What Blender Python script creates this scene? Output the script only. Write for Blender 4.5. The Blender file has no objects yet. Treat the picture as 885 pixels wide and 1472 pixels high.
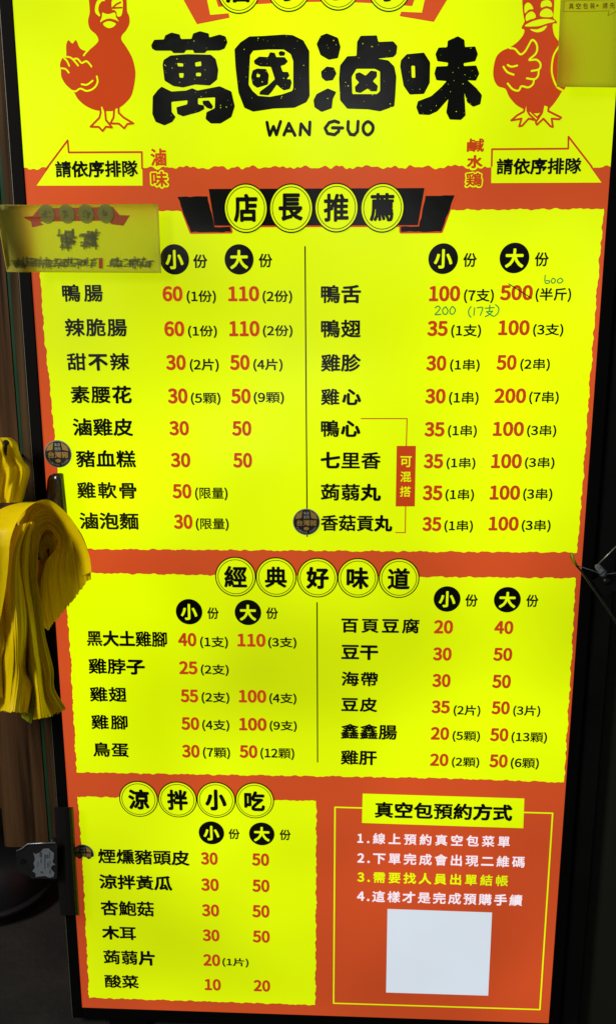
import bpy, bmesh, math, random, os
from mathutils import Vector, Matrix
random.seed(7)
C = bpy.context.scene
COL = C.collection

# ------------------------------------------------------------------ camera
FPX, CX, CY = 1150.0, 442.5, 736.0            # focal length / centre in photo pixels (885 x 1472)
CAM = Vector((0.0365, -1.0202, 0.9875))
PITCH, YAW, ROLL = -0.2073, 0.0420, 0.0007
RM = (Matrix.Rotation(YAW, 3, 'Z') @ Matrix.Rotation(PITCH, 3, 'X') @ Matrix.Rotation(ROLL, 3, 'Y'))
V_R, V_D, V_F = RM @ Vector((1, 0, 0)), RM @ Vector((0, 0, -1)), RM @ Vector((0, 1, 0))
cam_d = bpy.data.cameras.new('camera')
cam_d.sensor_fit = 'VERTICAL'; cam_d.sensor_height = 24.0; cam_d.lens = FPX / 1472 * 24.0
cam_d.clip_start = 0.01; cam_d.clip_end = 200
cam = bpy.data.objects.new('camera', cam_d); COL.objects.link(cam)
m4 = Matrix((V_R, -V_D, -V_F)).transposed().to_4x4(); m4.translation = CAM
cam.matrix_world = m4
C.camera = cam

def at(px, py, Y=0.0):
    """the point of the plane y = Y (parallel to the board) seen at a pixel of the photograph"""
    v = V_R * ((px - CX) / FPX) + V_D * ((py - CY) / FPX) + V_F
    return CAM + v * ((Y - CAM.y) / v.y)

# ------------------------------------------------------------------ world, lamps, exposure
W = bpy.data.worlds.new('World'); C.world = W; W.use_nodes = True
nt = W.node_tree; nt.nodes.clear()
wo = nt.nodes.new('ShaderNodeOutputWorld'); bg = nt.nodes.new('ShaderNodeBackground')
tc = nt.nodes.new('ShaderNodeTexCoord'); nz = nt.nodes.new('ShaderNodeTexNoise')
rp = nt.nodes.new('ShaderNodeValToRGB')
nz.inputs['Scale'].default_value = 6.5; nz.inputs['Detail'].default_value = 3
rp.color_ramp.elements[0].position = 0.50; rp.color_ramp.elements[0].color = (0.030, 0.032, 0.034, 1)
rp.color_ramp.elements[1].position = 0.70; rp.color_ramp.elements[1].color = (1.9, 1.95, 2.0, 1)  # made-up bright patches, added to give streaky reflections in the gloss
nt.links.new(tc.outputs['Generated'], nz.inputs['Vector'])
nt.links.new(nz.outputs['Fac'], rp.inputs['Fac'])
nt.links.new(rp.outputs['Color'], bg.inputs['Color'])
bg.inputs['Strength'].default_value = 0.55
nt.links.new(bg.outputs[0], wo.inputs['Surface'])

def area(name, loc, target, size, size_y, power, color):
    d = bpy.data.lights.new(name, 'AREA'); d.shape = 'RECTANGLE'
    d.spread = math.radians(95); d.size = size; d.size_y = size_y; d.energy = power; d.color = color
    o = bpy.data.objects.new(name, d); COL.objects.link(o)
    o.location = loc
    o.rotation_euler = (Vector(target) - Vector(loc)).to_track_quat('-Z', 'Y').to_euler()
    return o
area('added_front_lamp', (-1.7, -1.5, 2.1), (-0.50, 0, 0.98), 0.5, 0.9, 17, (1.0, 0.95, 0.86))  # unseen area lamp, added at upper left to light the bags and post
C.view_settings.view_transform = 'Standard'; C.view_settings.look = 'None'
C.view_settings.exposure = 0; C.view_settings.gamma = 1

# ------------------------------------------------------------------ materials
def mat(name, base, rough=0.5, emit=None, estr=1.0, spec=0.5, metal=0.0, coat=0.0):
    m = bpy.data.materials.new(name); m.use_nodes = True
    b = m.node_tree.nodes['Principled BSDF']
    b.inputs['Base Color'].default_value = (*base, 1)
    b.inputs['Roughness'].default_value = rough
    b.inputs['Specular IOR Level'].default_value = spec
    b.inputs['Metallic'].default_value = metal
    b.inputs['Coat Weight'].default_value = coat
    if emit:
        b.inputs['Emission Color'].default_value = (*emit, 1)
        b.inputs['Emission Strength'].default_value = estr
    return m
def P(m): return m.node_tree.nodes['Principled BSDF']
def nodes(m): return m.node_tree.nodes, m.node_tree.links

def mottle(m, scale, lo, hi, sock='Emission Strength', detail=3.0, stretch=(1, 1, 1)):
    """slow object-space noise"""
    n, l = nodes(m)
    t = n.new('ShaderNodeTexCoord'); mp = n.new('ShaderNodeMapping'); x = n.new('ShaderNodeTexNoise'); r = n.new('ShaderNodeMapRange')
    mp.inputs['Scale'].default_value = stretch
    x.inputs['Scale'].default_value = scale; x.inputs['Detail'].default_value = detail
    r.inputs['From Min'].default_value = 0.3; r.inputs['From Max'].default_value = 0.7
    r.inputs['To Min'].default_value = lo; r.inputs['To Max'].default_value = hi
    l.new(t.outputs['Object'], mp.inputs['Vector']); l.new(mp.outputs[0], x.inputs['Vector'])
    l.new(x.outputs['Fac'], r.inputs['Value']); l.new(r.outputs[0], P(m).inputs[sock])
def bump(m, scale, strength, dist=0.001, stretch=(1, 1, 1)):
    n, l = nodes(m)
    t = n.new('ShaderNodeTexCoord'); mp = n.new('ShaderNodeMapping'); x = n.new('ShaderNodeTexNoise'); b = n.new('ShaderNodeBump')
    mp.inputs['Scale'].default_value = stretch
    x.inputs['Scale'].default_value = scale; x.inputs['Detail'].default_value = 4
    b.inputs['Strength'].default_value = strength; b.inputs['Distance'].default_value = dist
    l.new(t.outputs['Object'], mp.inputs['Vector']); l.new(mp.outputs[0], x.inputs['Vector'])
    l.new(x.outputs['Fac'], b.inputs['Height']); l.new(b.outputs[0], P(m).inputs['Normal'])

YEL = (0.74, 0.94, 0.0)
ORA = (0.47, 0.056, 0.013)
M = {}
M['yellow'] = mat('backlit_yellow', (0.12, 0.13, 0.005), 0.12, YEL, spec=0.22); mottle(M['yellow'], 2.6, 0.66, 1.20, detail=1.5)
M['orange'] = mat('backlit_orange', (0.15, 0.03, 0.008), 0.12, ORA, spec=0.3); mottle(M['orange'], 2.6, 0.64, 1.45, detail=1.5)  # uneven backlight and reflections put into the emission as broad noise
M['red'] = mat('backlit_red_print', (0.12, 0.02, 0.006), 0.12, (0.46, 0.042, 0.006), spec=0.3); mottle(M['red'], 6, 0.92, 1.08)
M['black'] = mat('black_print', (0.006, 0.007, 0.005), 0.10)
M['white'] = mat('backlit_white', (0.3, 0.3, 0.3), 0.12, (0.55, 0.62, 0.70), spec=0.3); mottle(M['white'], 4, 0.95, 1.05)
M['pale'] = mat('backlit_pale_lettering', (0.3, 0.3, 0.3), 0.16, (0.82, 0.72, 0.80))
M['green'] = mat('green_marker_ink', (0.02, 0.12, 0.03), 0.4, (0.03, 0.21, 0.02))
for k in ('yellow', 'orange', 'black', 'white', 'red'): bump(M[k], 7, 0.16, 0.003)
M['frame'] = mat('black_frame_metal', (0.002, 0.002, 0.002), 0.7, spec=0.06)
M['edge'] = mat('pale_frame_edge', (0.10, 0.09, 0.06), 0.5)  # paler colour for the frame's outer edge and the shelf top
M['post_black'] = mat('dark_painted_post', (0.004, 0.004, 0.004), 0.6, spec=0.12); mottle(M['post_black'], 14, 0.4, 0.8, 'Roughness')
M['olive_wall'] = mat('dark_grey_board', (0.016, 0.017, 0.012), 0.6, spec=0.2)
M['steel'] = mat('dark_clip_steel', (0.012, 0.012, 0.013), 0.28, spec=0.5); mottle(M['steel'], 60, 0.2, 0.45, 'Roughness')
M['bright_steel'] = mat('smooth_clip_steel', (0.16, 0.16, 0.15), 0.22, metal=1.0)
M['blacksteel'] = mat('black_clip_lacquer', (0.006, 0.006, 0.006), 0.4, spec=0.3)
M['wire'] = mat('bare_wire_and_glint', (0.22, 0.23, 0.23), 0.35, metal=0.8)
M['tin'] = mat('shiny_tin', (0.6, 0.58, 0.55), 0.25, metal=1.0)
M['glue'] = mat('grey_spring_wrap', (0.11, 0.13, 0.145), 0.8, spec=0.2); bump(M['glue'], 260, 1.0, 0.004)
M['label'] = mat('worn_paper_label', (0.13, 0.15, 0.17), 0.8); bump(M['label'], 120, 0.5, 0.001)
M['ink'] = mat('faded_ink', (0.04, 0.045, 0.06), 0.8)
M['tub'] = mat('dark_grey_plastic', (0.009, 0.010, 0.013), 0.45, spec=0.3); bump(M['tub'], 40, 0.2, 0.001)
M['gold'] = mat('brown_gold_print', (0.33, 0.20, 0.05), 0.4)
M['stk_black'] = mat('sticker_black', (0.015, 0.016, 0.014), 0.35)
M['stk_grey'] = mat('sticker_grey', (0.27, 0.28, 0.24), 0.5)
M['nail'] = mat('dark_iron_nail', (0.006, 0.005, 0.004), 0.6, spec=0.2)
M['green_tape'] = mat('green_painted_line', (0.008, 0.045, 0.022), 0.6, spec=0.1); mottle(M['green_tape'], 30, 0.4, 0.8, 'Roughness')

def grain(name, dark, light, scale):
    m = mat(name, light, 0.75, spec=0.08); n, l = nodes(m)
    t = n.new('ShaderNodeTexCoord'); mp = n.new('ShaderNodeMapping'); x = n.new('ShaderNodeTexNoise'); r = n.new('ShaderNodeValToRGB')
    mp.inputs['Scale'].default_value = (scale, scale, scale * 0.035)
    x.inputs['Scale'].default_value = 1.0; x.inputs['Detail'].default_value = 7; x.inputs['Distortion'].default_value = 0.7
    r.color_ramp.elements[0].position = 0.33; r.color_ramp.elements[0].color = (*dark, 1)
    r.color_ramp.elements[1].position = 0.66; r.color_ramp.elements[1].color = (*light, 1)
    l.new(t.outputs['Object'], mp.inputs['Vector']); l.new(mp.outputs[0], x.inputs['Vector'])
    l.new(x.outputs['Fac'], r.inputs['Fac']); l.new(r.outputs[0], P(m).inputs['Base Color'])
    b = n.new('ShaderNodeBump'); b.inputs['Strength'].default_value = 0.5; b.inputs['Distance'].default_value = 0.002
    l.new(x.outputs['Fac'], b.inputs['Height']); l.new(b.outputs[0], P(m).inputs['Normal'])
    return m
M['wood'] = grain('brown_stained_wood', (0.016, 0.0075, 0.003), (0.085, 0.043, 0.018), 70)
M['wood2'] = grain('grey_brown_wood', (0.022, 0.012, 0.005), (0.075, 0.045, 0.020), 90)
M['ground'] = mat('dark_concrete', (0.02, 0.018, 0.015), 0.85); bump(M['ground'], 35, 0.6, 0.006)
n_, l_ = nodes(M['ground'])
t_ = n_.new('ShaderNodeTexCoord'); x_ = n_.new('ShaderNodeTexNoise'); r_ = n_.new('ShaderNodeValToRGB')
x_.inputs['Scale'].default_value = 9; x_.inputs['Detail'].default_value = 8
r_.color_ramp.elements[0].position = 0.35; r_.color_ramp.elements[0].color = (0.005, 0.0045, 0.004, 1)
r_.color_ramp.elements[1].position = 0.7; r_.color_ramp.elements[1].color = (0.016, 0.013, 0.010, 1)
l_.new(t_.outputs['Object'], x_.inputs['Vector']); l_.new(x_.outputs['Fac'], r_.inputs['Fac']); l_.new(r_.outputs[0], P(M['ground']).inputs['Base Color'])

def film(name, col, trans, tcol, rough=0.35, sp=0.35):
    """thin plastic or paper: some light comes through from behind"""
    m = mat(name, col, rough, spec=sp); n, l = nodes(m)
    tr = n.new('ShaderNodeBsdfTranslucent'); tr.inputs['Color'].default_value = (*tcol, 1)
    mx = n.new('ShaderNodeMixShader'); mx.inputs['Fac'].default_value = trans
    out = [k for k in n if k.type == 'OUTPUT_MATERIAL'][0]
    l.new(P(m).outputs[0], mx.inputs[1]); l.new(tr.outputs[0], mx.inputs[2]); l.new(mx.outputs[0], out.inputs['Surface'])
    return m
M['bag'] = film('yellow_bag_film', (0.80, 0.60, 0.001), 0.20, (0.90, 0.60, 0.004), 0.42, 0.15); bump(M['bag'], 70, 0.55, 0.003, (1, 1, 0.35))
M['bag_olive_glint'] = film('greenish_bag_film_and_glint', (0.36, 0.40, 0.01), 0.30, (0.5, 0.6, 0.02)); bump(M['bag_olive_glint'], 60, 0.3, 0.002)
M['paper'] = film('yellow_sign_card', (0.36, 0.38, 0.05), 0.80, (0.90, 0.86, 0.35), 0.55); bump(M['paper'], 18, 0.25, 0.003)
M['paper_red'] = film('faded_red_print', (0.30, 0.05, 0.02), 0.45, (0.55, 0.14, 0.12), 0.5)
M['paper_dark'] = film('faded_dark_print', (0.12, 0.13, 0.03), 0.50, (0.46, 0.46, 0.15), 0.6)
M['paper_mid'] = film('smudged_print', (0.20, 0.21, 0.05), 0.55, (0.42, 0.43, 0.18), 0.6)
M['paper_ring'] = film('ring_print', (0.33, 0.37, 0.08), 0.70, (0.74, 0.76, 0.3), 0.5)

# ------------------------------------------------------------------ object helpers
class MB:
    """collects polygons with material slots, then links them as ONE mesh object"""
    def __init__(s): s.v = []; s.f = []; s.mi = []; s.mats = []; s.smooth = []
    def slot(s, m):
        if m not in s.mats: s.mats.append(m)
        return s.mats.index(m)
    def add(s, verts, faces, m, smooth=False):
        o = len(s.v); k = s.slot(m); s.v.extend([tuple(v) for v in verts])
        for f in faces: s.f.append([i + o for i in f]); s.mi.append(k); s.smooth.append(smooth)
    def build(s, name, parent=None, **tags):
        me = bpy.data.meshes.new(name); me.from_pydata(s.v, [], s.f)
        for m in s.mats: me.materials.append(m)
        me.polygons.foreach_set('material_index', s.mi); me.polygons.foreach_set('use_smooth', s.smooth)
        me.update()
        o = bpy.data.objects.new(name, me); COL.objects.link(o)
        if parent: o.parent = parent
        for k, v in tags.items(): o[k] = v
        return o
    def box(s, lo, hi, m, bevel=0.0):
        bm = bmesh.new(); bmesh.ops.create_cube(bm, size=1)
        lo, hi = Vector(lo), Vector(hi)
        for v in bm.verts: v.co = Vector([(lo[i] + hi[i]) / 2 + v.co[i] * (hi[i] - lo[i]) for i in range(3)])
        if bevel: bmesh.ops.bevel(bm, geom=list(bm.edges), offset=bevel, segments=2, affect='EDGES')
        s.bm(bm, m)
    def bm(s, bm, m, smooth=False):
        bm.verts.ensure_lookup_table(); bm.verts.index_update()
        s.add([v.co.copy() for v in bm.verts], [[v.index for v in f.verts] for f in bm.faces], m, smooth); bm.free()
    def tube(s, pts, r, m, n=8):
        pts = [Vector(p) for p in pts]; rings = []; V = []; F = []
        for i, p in enumerate(pts):
            d = (pts[min(i + 1, len(pts) - 1)] - pts[max(i - 1, 0)]).normalized()
            a = d.orthogonal().normalized() if i == 0 else (rings[-1] - d * rings[-1].dot(d)).normalized()
            rings.append(a); b = d.cross(a); rr = r[i] if isinstance(r, (list, tuple)) else r
            for k in range(n):
                t = 2 * math.pi * k / n; V.append(p + (a * math.cos(t) + b * math.sin(t)) * rr)
        for i in range(len(pts) - 1):
            for k in range(n):
                F.append([i * n + k, i * n + (k + 1) % n, (i + 1) * n + (k + 1) % n, (i + 1) * n + k])
        F.append(list(range(n))[::-1]); F.append([(len(pts) - 1) * n + k for k in range(n)])
        s.add(V, F, m, True)
    def lathe(s, prof, centre, m, n=48, axis='Z', closed=False):
        V = []; F = []; c = Vector(centre)
        for r, h in prof:
            for k in range(n):
                t = 2 * math.pi * k / n
                V.append(c + (Vector((r * math.cos(t), r * math.sin(t), h)) if axis == 'Z' else Vector((r * math.cos(t), h, r * math.sin(t)))))
        for i in range(len(prof) - 1):
            for k in range(n): F.append([i * n + k, i * n + (k + 1) % n, (i + 1) * n + (k + 1) % n, (i + 1) * n + k])
        s.add(V, F, m, True)
    def slab(s, poly, thick, m, hole=None):
        """closed prism: a polygon in space pushed back along +y by thick"""
        n = len(poly); V = [Vector(p) for p in poly]; B = [p + Vector((0, thick, 0)) for p in V]
        bm = bmesh.new(); a = [bm.verts.new(p) for p in V]; b = [bm.verts.new(p) for p in B]
        f1 = bm.faces.new(a); f2 = bm.faces.new(b[::-1])
        for i in range(n): bm.faces.new([a[i], b[i], b[(i + 1) % n], a[(i + 1) % n]])
        bmesh.ops.recalc_face_normals(bm, faces=bm.faces)
        s.bm(bm, m)

def root(name, label, cat, loc=(0, 0, 0), group=None):
    o = bpy.data.objects.new(name, None); COL.objects.link(o); o.location = loc
    o.empty_display_size = 0.05; o['label'] = label; o['category'] = cat
    if group: o['group'] = group
    return o

# ---- 2-D artwork on a plane: (u, v) board coordinates in metres, small steps towards the viewer per layer
LAYER = 0.0004
def uv(px, py): p = at(px, py); return (p.x, p.z)
Z_ = {'r1': (0, 0, 450 / 885), 'r2': (435, 0, 450 / 885), 'r3': (0, 280, 450 / 885), 'r4': (435, 280, 450 / 885), 'r5': (0, 560, 450 / 885), 'r6': (435, 560, 450 / 885),
      'r7': (0, 840, 450 / 885), 'r8': (435, 840, 450 / 885), 'b1': (0, 1120, 450 / 885), 'b2': (435, 1120, 450 / 885), 'px': (0, 0, 1.0),
      'lt': (210, 40, 250 / 885), 'rt': (440, 40, 260 / 885), 'ld': (70, 0, 150 / 885), 'rd': (690, 0, 150 / 885), 'la': (30, 180, 230 / 885),
      'ra': (660, 180, 225 / 885), 'h1': (240, 255, 220 / 885), 'h1b': (440, 255, 230 / 885), 'h2': (300, 795, 320 / 885), 'h3': (165, 1115, 240 / 885),
      'top': (250, 0, 410 / 885), 'cl': (0, 1190, 130 / 885), 'bg': (0, 620, 140 / 885), 'sg': (0, 280, 250 / 885), 'qr': (785, 0, 100 / 885)}
def Q(tag, x, y): a, b, k = Z_[tag]; return (a + x * k, b + y * k)
def U(tag, pts): return [uv(*Q(tag, x, y)) for x, y in pts]

def catmull(p, n=5, closed=True):
    out = []; L = len(p)
    rng = range(L) if closed else range(L - 1)
    for i in rng:
        a, b, c, d = (p[(i - 1) % L], p[i], p[(i + 1) % L], p[(i + 2) % L]) if closed else (p[max(i - 1, 0)], p[i], p[i + 1], p[min(i + 2, L - 1)])
        for k in range(n):
            t = k / n
            out.append(tuple(0.5 * (2 * b[j] + (c[j] - a[j]) * t + (2 * a[j] - 5 * b[j] + 4 * c[j] - d[j]) * t * t + (3 * b[j] - a[j] - 3 * c[j] + d[j]) * t ** 3) for j in range(len(b))))
    if not closed: out.append(tuple(p[-1]))
    return out

def fill2d(loops):
    """triangulated fill of polygons; loops inside loops become holes -> (2-D verts, faces)"""
    cu = bpy.data.curves.new('fill', 'CURVE'); cu.dimensions = '2D'; cu.fill_mode = 'BOTH'
    for lp in loops:
        sp = cu.splines.new('POLY'); sp.points.add(len(lp) - 1); sp.use_cyclic_u = True
        for q, (x, y) in zip(sp.points, lp): q.co = (x * 100, y * 100, 0, 1)
    ob = bpy.data.objects.new('fill', cu); COL.objects.link(ob)
    me = bpy.data.meshes.new_from_object(ob.evaluated_get(bpy.context.evaluated_depsgraph_get()))
    v = [(q.co.x / 100, q.co.y / 100) for q in me.vertices]; f = [list(p.vertices) for p in me.polygons]
    bpy.data.objects.remove(ob); bpy.data.curves.remove(cu); bpy.data.meshes.remove(me)
    return v, f

class Flat(MB):
    """artwork lying on a plane; place(u, v, depth) turns it into space"""
    def __init__(s, place=None):
        super().__init__(); s.place = place or (lambda u, v, d: (u, -d, v))
    def shape(s, vf, m, layer, eps=0.0):
        v, f = vf; s.add([s.place(x, y, layer * LAYER + eps) for x, y in v], f, m)
    def poly(s, loops, m, layer, grow=0.0, n=10):
        vf = fill2d(loops)
        if not grow: s.shape(vf, m, layer); return
        for k in range(n):
            a = 2 * math.pi * k / n; dx, dy = grow * math.cos(a), grow * math.sin(a)
            s.shape(([(x + dx, y + dy) for x, y in vf[0]], vf[1]), m, layer, k * 1.0e-5)
    def ellipse(s, c, rx, ry, m, layer, r0=0.0, n=56):
        if r0 == 0:
            s.shape(([(c[0] + rx * math.cos(2 * math.pi * k / n), c[1] + ry * math.sin(2 * math.pi * k / n)) for k in range(n)], [list(range(n))]), m, layer); return
        v = [(c[0] + q * rx * math.cos(2 * math.pi * k / n), c[1] + q * ry * math.sin(2 * math.pi * k / n)) for q in (1, r0) for k in range(n)]
        s.shape((v, [[k, (k + 1) % n, n + (k + 1) % n, n + k] for k in range(n)]), m, layer)
    def stroke(s, pts, w, m, layer, closed=False):
        h = w / 2; e = 0.0
        segs = list(zip(pts, pts[1:])) + ([(pts[-1], pts[0])] if closed else [])
        for a, b in segs:
            d = math.hypot(b[0] - a[0], b[1] - a[1]) or 1e-9; nx, ny = -(b[1] - a[1]) / d * h, (b[0] - a[0]) / d * h
            s.shape(([(a[0] + nx, a[1] + ny), (a[0] - nx, a[1] - ny), (b[0] - nx, b[1] - ny), (b[0] + nx, b[1] + ny)], [[0, 1, 2, 3]]), m, layer, e); e = (e + 6e-6) % 1.8e-4
        for p in pts:
            s.shape(([(p[0] + h * math.cos(k * math.pi / 5), p[1] + h * math.sin(k * math.pi / 5)) for k in range(10)], [list(range(10))]), m, layer, e); e = (e + 6e-6) % 1.8e-4
    def text(s, body, box, m, layer, bold=0.02, n=8, track=True, wide=1.17):
        """box = ink box (u0, u1, v0, v1)"""
        u0, u1, v0, v1 = box; bold = bold * EM
        if len(body) == 1: track = False
        x = 0.0; L = []
        for ch in body:
            g = glyph(ch); L.append((g, x)); x += g[2]
        ys = [q[1] for g, _ in L for q in g[0]]; y0, y1 = min(ys) - bold, max(ys) + bold
        first, last = L[0][0], L[-1][0]
        fx0, fx1 = min(q[0] for q in first[0]) - bold, L[-1][1] + max(q[0] for q in last[0]) + bold
        sy = (v1 - v0) / (y1 - y0); sx = (u1 - u0) / (fx1 - fx0); extra = 0.0
        if track and sx > sy * wide and len(body) > 1:
            sx2 = sy * wide; extra = ((u1 - u0) - sx2 * (fx1 - fx0)) / (len(body) - 1); sx = sx2
        for j, (g, gx) in enumerate(L):
            bo = bold * g[3]
            for k in range(n):
                a = 2 * math.pi * (k + 0.5) / n; dx, dy = bo * math.cos(a), bo * math.sin(a)
                s.shape(([(u0 + (q[0] + gx + dx - fx0) * sx + j * extra, v0 + (q[1] + dy - y0) * sy) for q in g[0]], g[1]), m, layer, k * 1.2e-5)

EM = 0.37                                          # one em of the loaded face in Blender units at size 1
FONT = None
try:
    FONT = bpy.data.fonts.load(os.path.join(bpy.utils.system_resource('DATAFILES'), 'fonts', 'Noto Sans CJK Regular.woff2'))
except Exception:
    FONT = None                                   # the built-in font falls back to the same face
_G = {}
def ink(body):
    cu = bpy.data.curves.new('glyph', 'FONT'); cu.body = body; cu.resolution_u = 3
    if FONT: cu.font = FONT
    ob = bpy.data.objects.new('glyph', cu); COL.objects.link(ob)
    me = bpy.data.meshes.new_from_object(ob.evaluated_get(bpy.context.evaluated_depsgraph_get()))
    v = [(q.co.x, q.co.y) for q in me.vertices]; f = [list(p.vertices) for p in me.polygons]
    bpy.data.objects.remove(ob); bpy.data.curves.remove(cu); bpy.data.meshes.remove(me)
    return v, f
def glyph(ch):
    if ch not in _G:
        v, f = ink(ch); v2, _ = ink(ch + ch)
        ar = sum(abs(sum(v[p[i - 1]][0] * v[p[i]][1] - v[p[i]][0] * v[p[i - 1]][1] for i in range(len(p)))) / 2 for p in f) / EM ** 2
        _G[ch] = (v, f, max(q[0] for q in v2) - max(q[0] for q in v), max(0.60, min(1.0, 1.0 - (ar - 0.20) * 4.5)) if ord(ch) > 0x2fff else 1.0)
    return _G[ch]
def ibox(tag, x0, y0, x1, y1):
    (a, b), (c, d) = Q(tag, x0, y0), Q(tag, x1, y1); xm, ym = (a + c) / 2, (b + d) / 2
    return (uv(a, ym)[0], uv(c, ym)[0], uv(xm, d)[1], uv(xm, b)[1])
def deckle(pts, step=0.0016, amp=0.0011, closed=True):
    """torn-paper edge along a polygon"""
    out = []; L = len(pts); ph = random.random() * 9; s0 = 0
    for i in range(L if closed else L - 1):
        a, b = Vector(pts[i]), Vector(pts[(i + 1) % L]); d = (b - a).length; k = max(1, int(d / step)); nrm = Vector((-(b - a).y, (b - a).x)) / d
        for j in range(k):
            t = j / k; s1 = s0 + d * t
            w = 0.0 if j == 0 else amp * (0.6 * math.sin(s1 * 240 + ph + 1.9 * math.sin(s1 * 61 + ph)) + 0.35 * math.sin(s1 * 610 + 2 * ph + 1.5 * math.sin(s1 * 97)) + 0.25 * math.sin(s1 * 131 + 3 * ph) + random.uniform(-0.08, 0.08))
            out.append(tuple(a.lerp(b, t) + nrm * w))
        s0 += d
    if not closed: out.append(tuple(pts[-1]))
    return out

# ================================================================== THE SETTING
g = MB(); g.add([(-6, -6, -0.034), (6, -6, -0.034), (6, 3, -0.034), (-6, 3, -0.034)], [[0, 1, 2, 3]], M['ground'])
g.build('ground', kind='structure')
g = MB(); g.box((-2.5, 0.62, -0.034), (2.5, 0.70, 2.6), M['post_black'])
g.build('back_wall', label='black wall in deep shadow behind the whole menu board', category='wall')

# ================================================================== MENU BOARD
board = root('menu_board', 'tall backlit yellow and orange menu board with printed price lists', 'menu board', (0, 0, -0.034))
board_parts = []
def on_board(o): o.location = (0, 0, 0.034)
TOP, HW, FW = 1.52, 0.350, 0.0150
f = MB()
for lo, hi in (((-HW - FW, -0.0024, -0.0175), (-HW, 0.05, TOP + FW)), ((HW, -0.0024, -0.0175), (HW + FW, 0.05, TOP + FW)),
               ((-HW, -0.0022, -0.0175), (HW, 0.05, 0.0)), ((-HW, -0.0022, TOP), (HW, 0.05, TOP + FW))):
    f.box(lo, hi, M['frame'], 0.0008)
fr = f.build('frame', board); on_board(fr)
f = MB(); f.box((-HW - FW - 0.0009, -0.0016, -0.0175), (-HW - FW - 0.0001, 0.004, TOP + FW), M['edge']); o = f.build('edge_trim', fr)
for x in (-0.28, 0.28):
    f = MB(); f.box((x - 0.03, 0.0, -0.034), (x + 0.03, 0.05, -0.0176), M['frame'], 0.002)
    o = f.build('foot', board); on_board(o)
f = MB(); f.box((-HW, 0.0, 0.0), (HW, 0.046, TOP), M['orange'])
panel = f.build('lit_panel', board); on_board(panel)

def section(name, loops, layer=1, m='yellow', parent=None):
    fl = Flat(); fl.poly(loops, M[m], layer); o = fl.build(name, parent or board)
    if not parent: on_board(o)
    return o
def E(pts): return [uv(*p) for p in pts]

# --- header (title) section
wave = deckle([(-HW, uv(60, 241)[1]), (HW, uv(850, 240)[1])], 0.0018, 0.0023, False)
S0 = section('title_section', [wave + [(HW, TOP), (-HW, TOP)]])
# --- the three price sections, traced round their torn edges
S1 = section('price_section', [deckle(E([(51, 304), (58, 392), (64.5, 486), (71, 542), (76.5, 600), (83.5, 680), (92, 789), (250, 790), (450, 791.5), (640, 793), (828.5, 794),
             (837, 690), (846, 560), (856, 430), (867, 300), (650, 302), (440, 303), (231, 303.5)]))])
S2 = section('price_section', [deckle(E([(95, 823), (97, 881), (102, 942), (105, 1008), (108, 1059), (110.5, 1110), (280, 1113), (450, 1115.5), (638, 1118.5), (810, 1124.5),
             (814, 1053), (819, 972), (822, 916), (826.5, 831), (603, 829), (320, 827)]))])
S3 = section('price_section', [deckle(E([(112, 1145), (119.5, 1247), (124.6, 1349), (128.5, 1434), (290, 1439), (453, 1444.5), (454, 1300), (454.5, 1151), (280, 1148)]))])

def T(parent, name, tag, body, x0, y0, x1, y1, m='black', layer=3, bold=0.02, n=8, track=True, wide=1.12):
    fl = Flat(); fl.text(body, ibox(tag, x0, y0, x1, y1), M[m], layer, bold, n, track, wide); return fl.build(name, parent)

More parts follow.
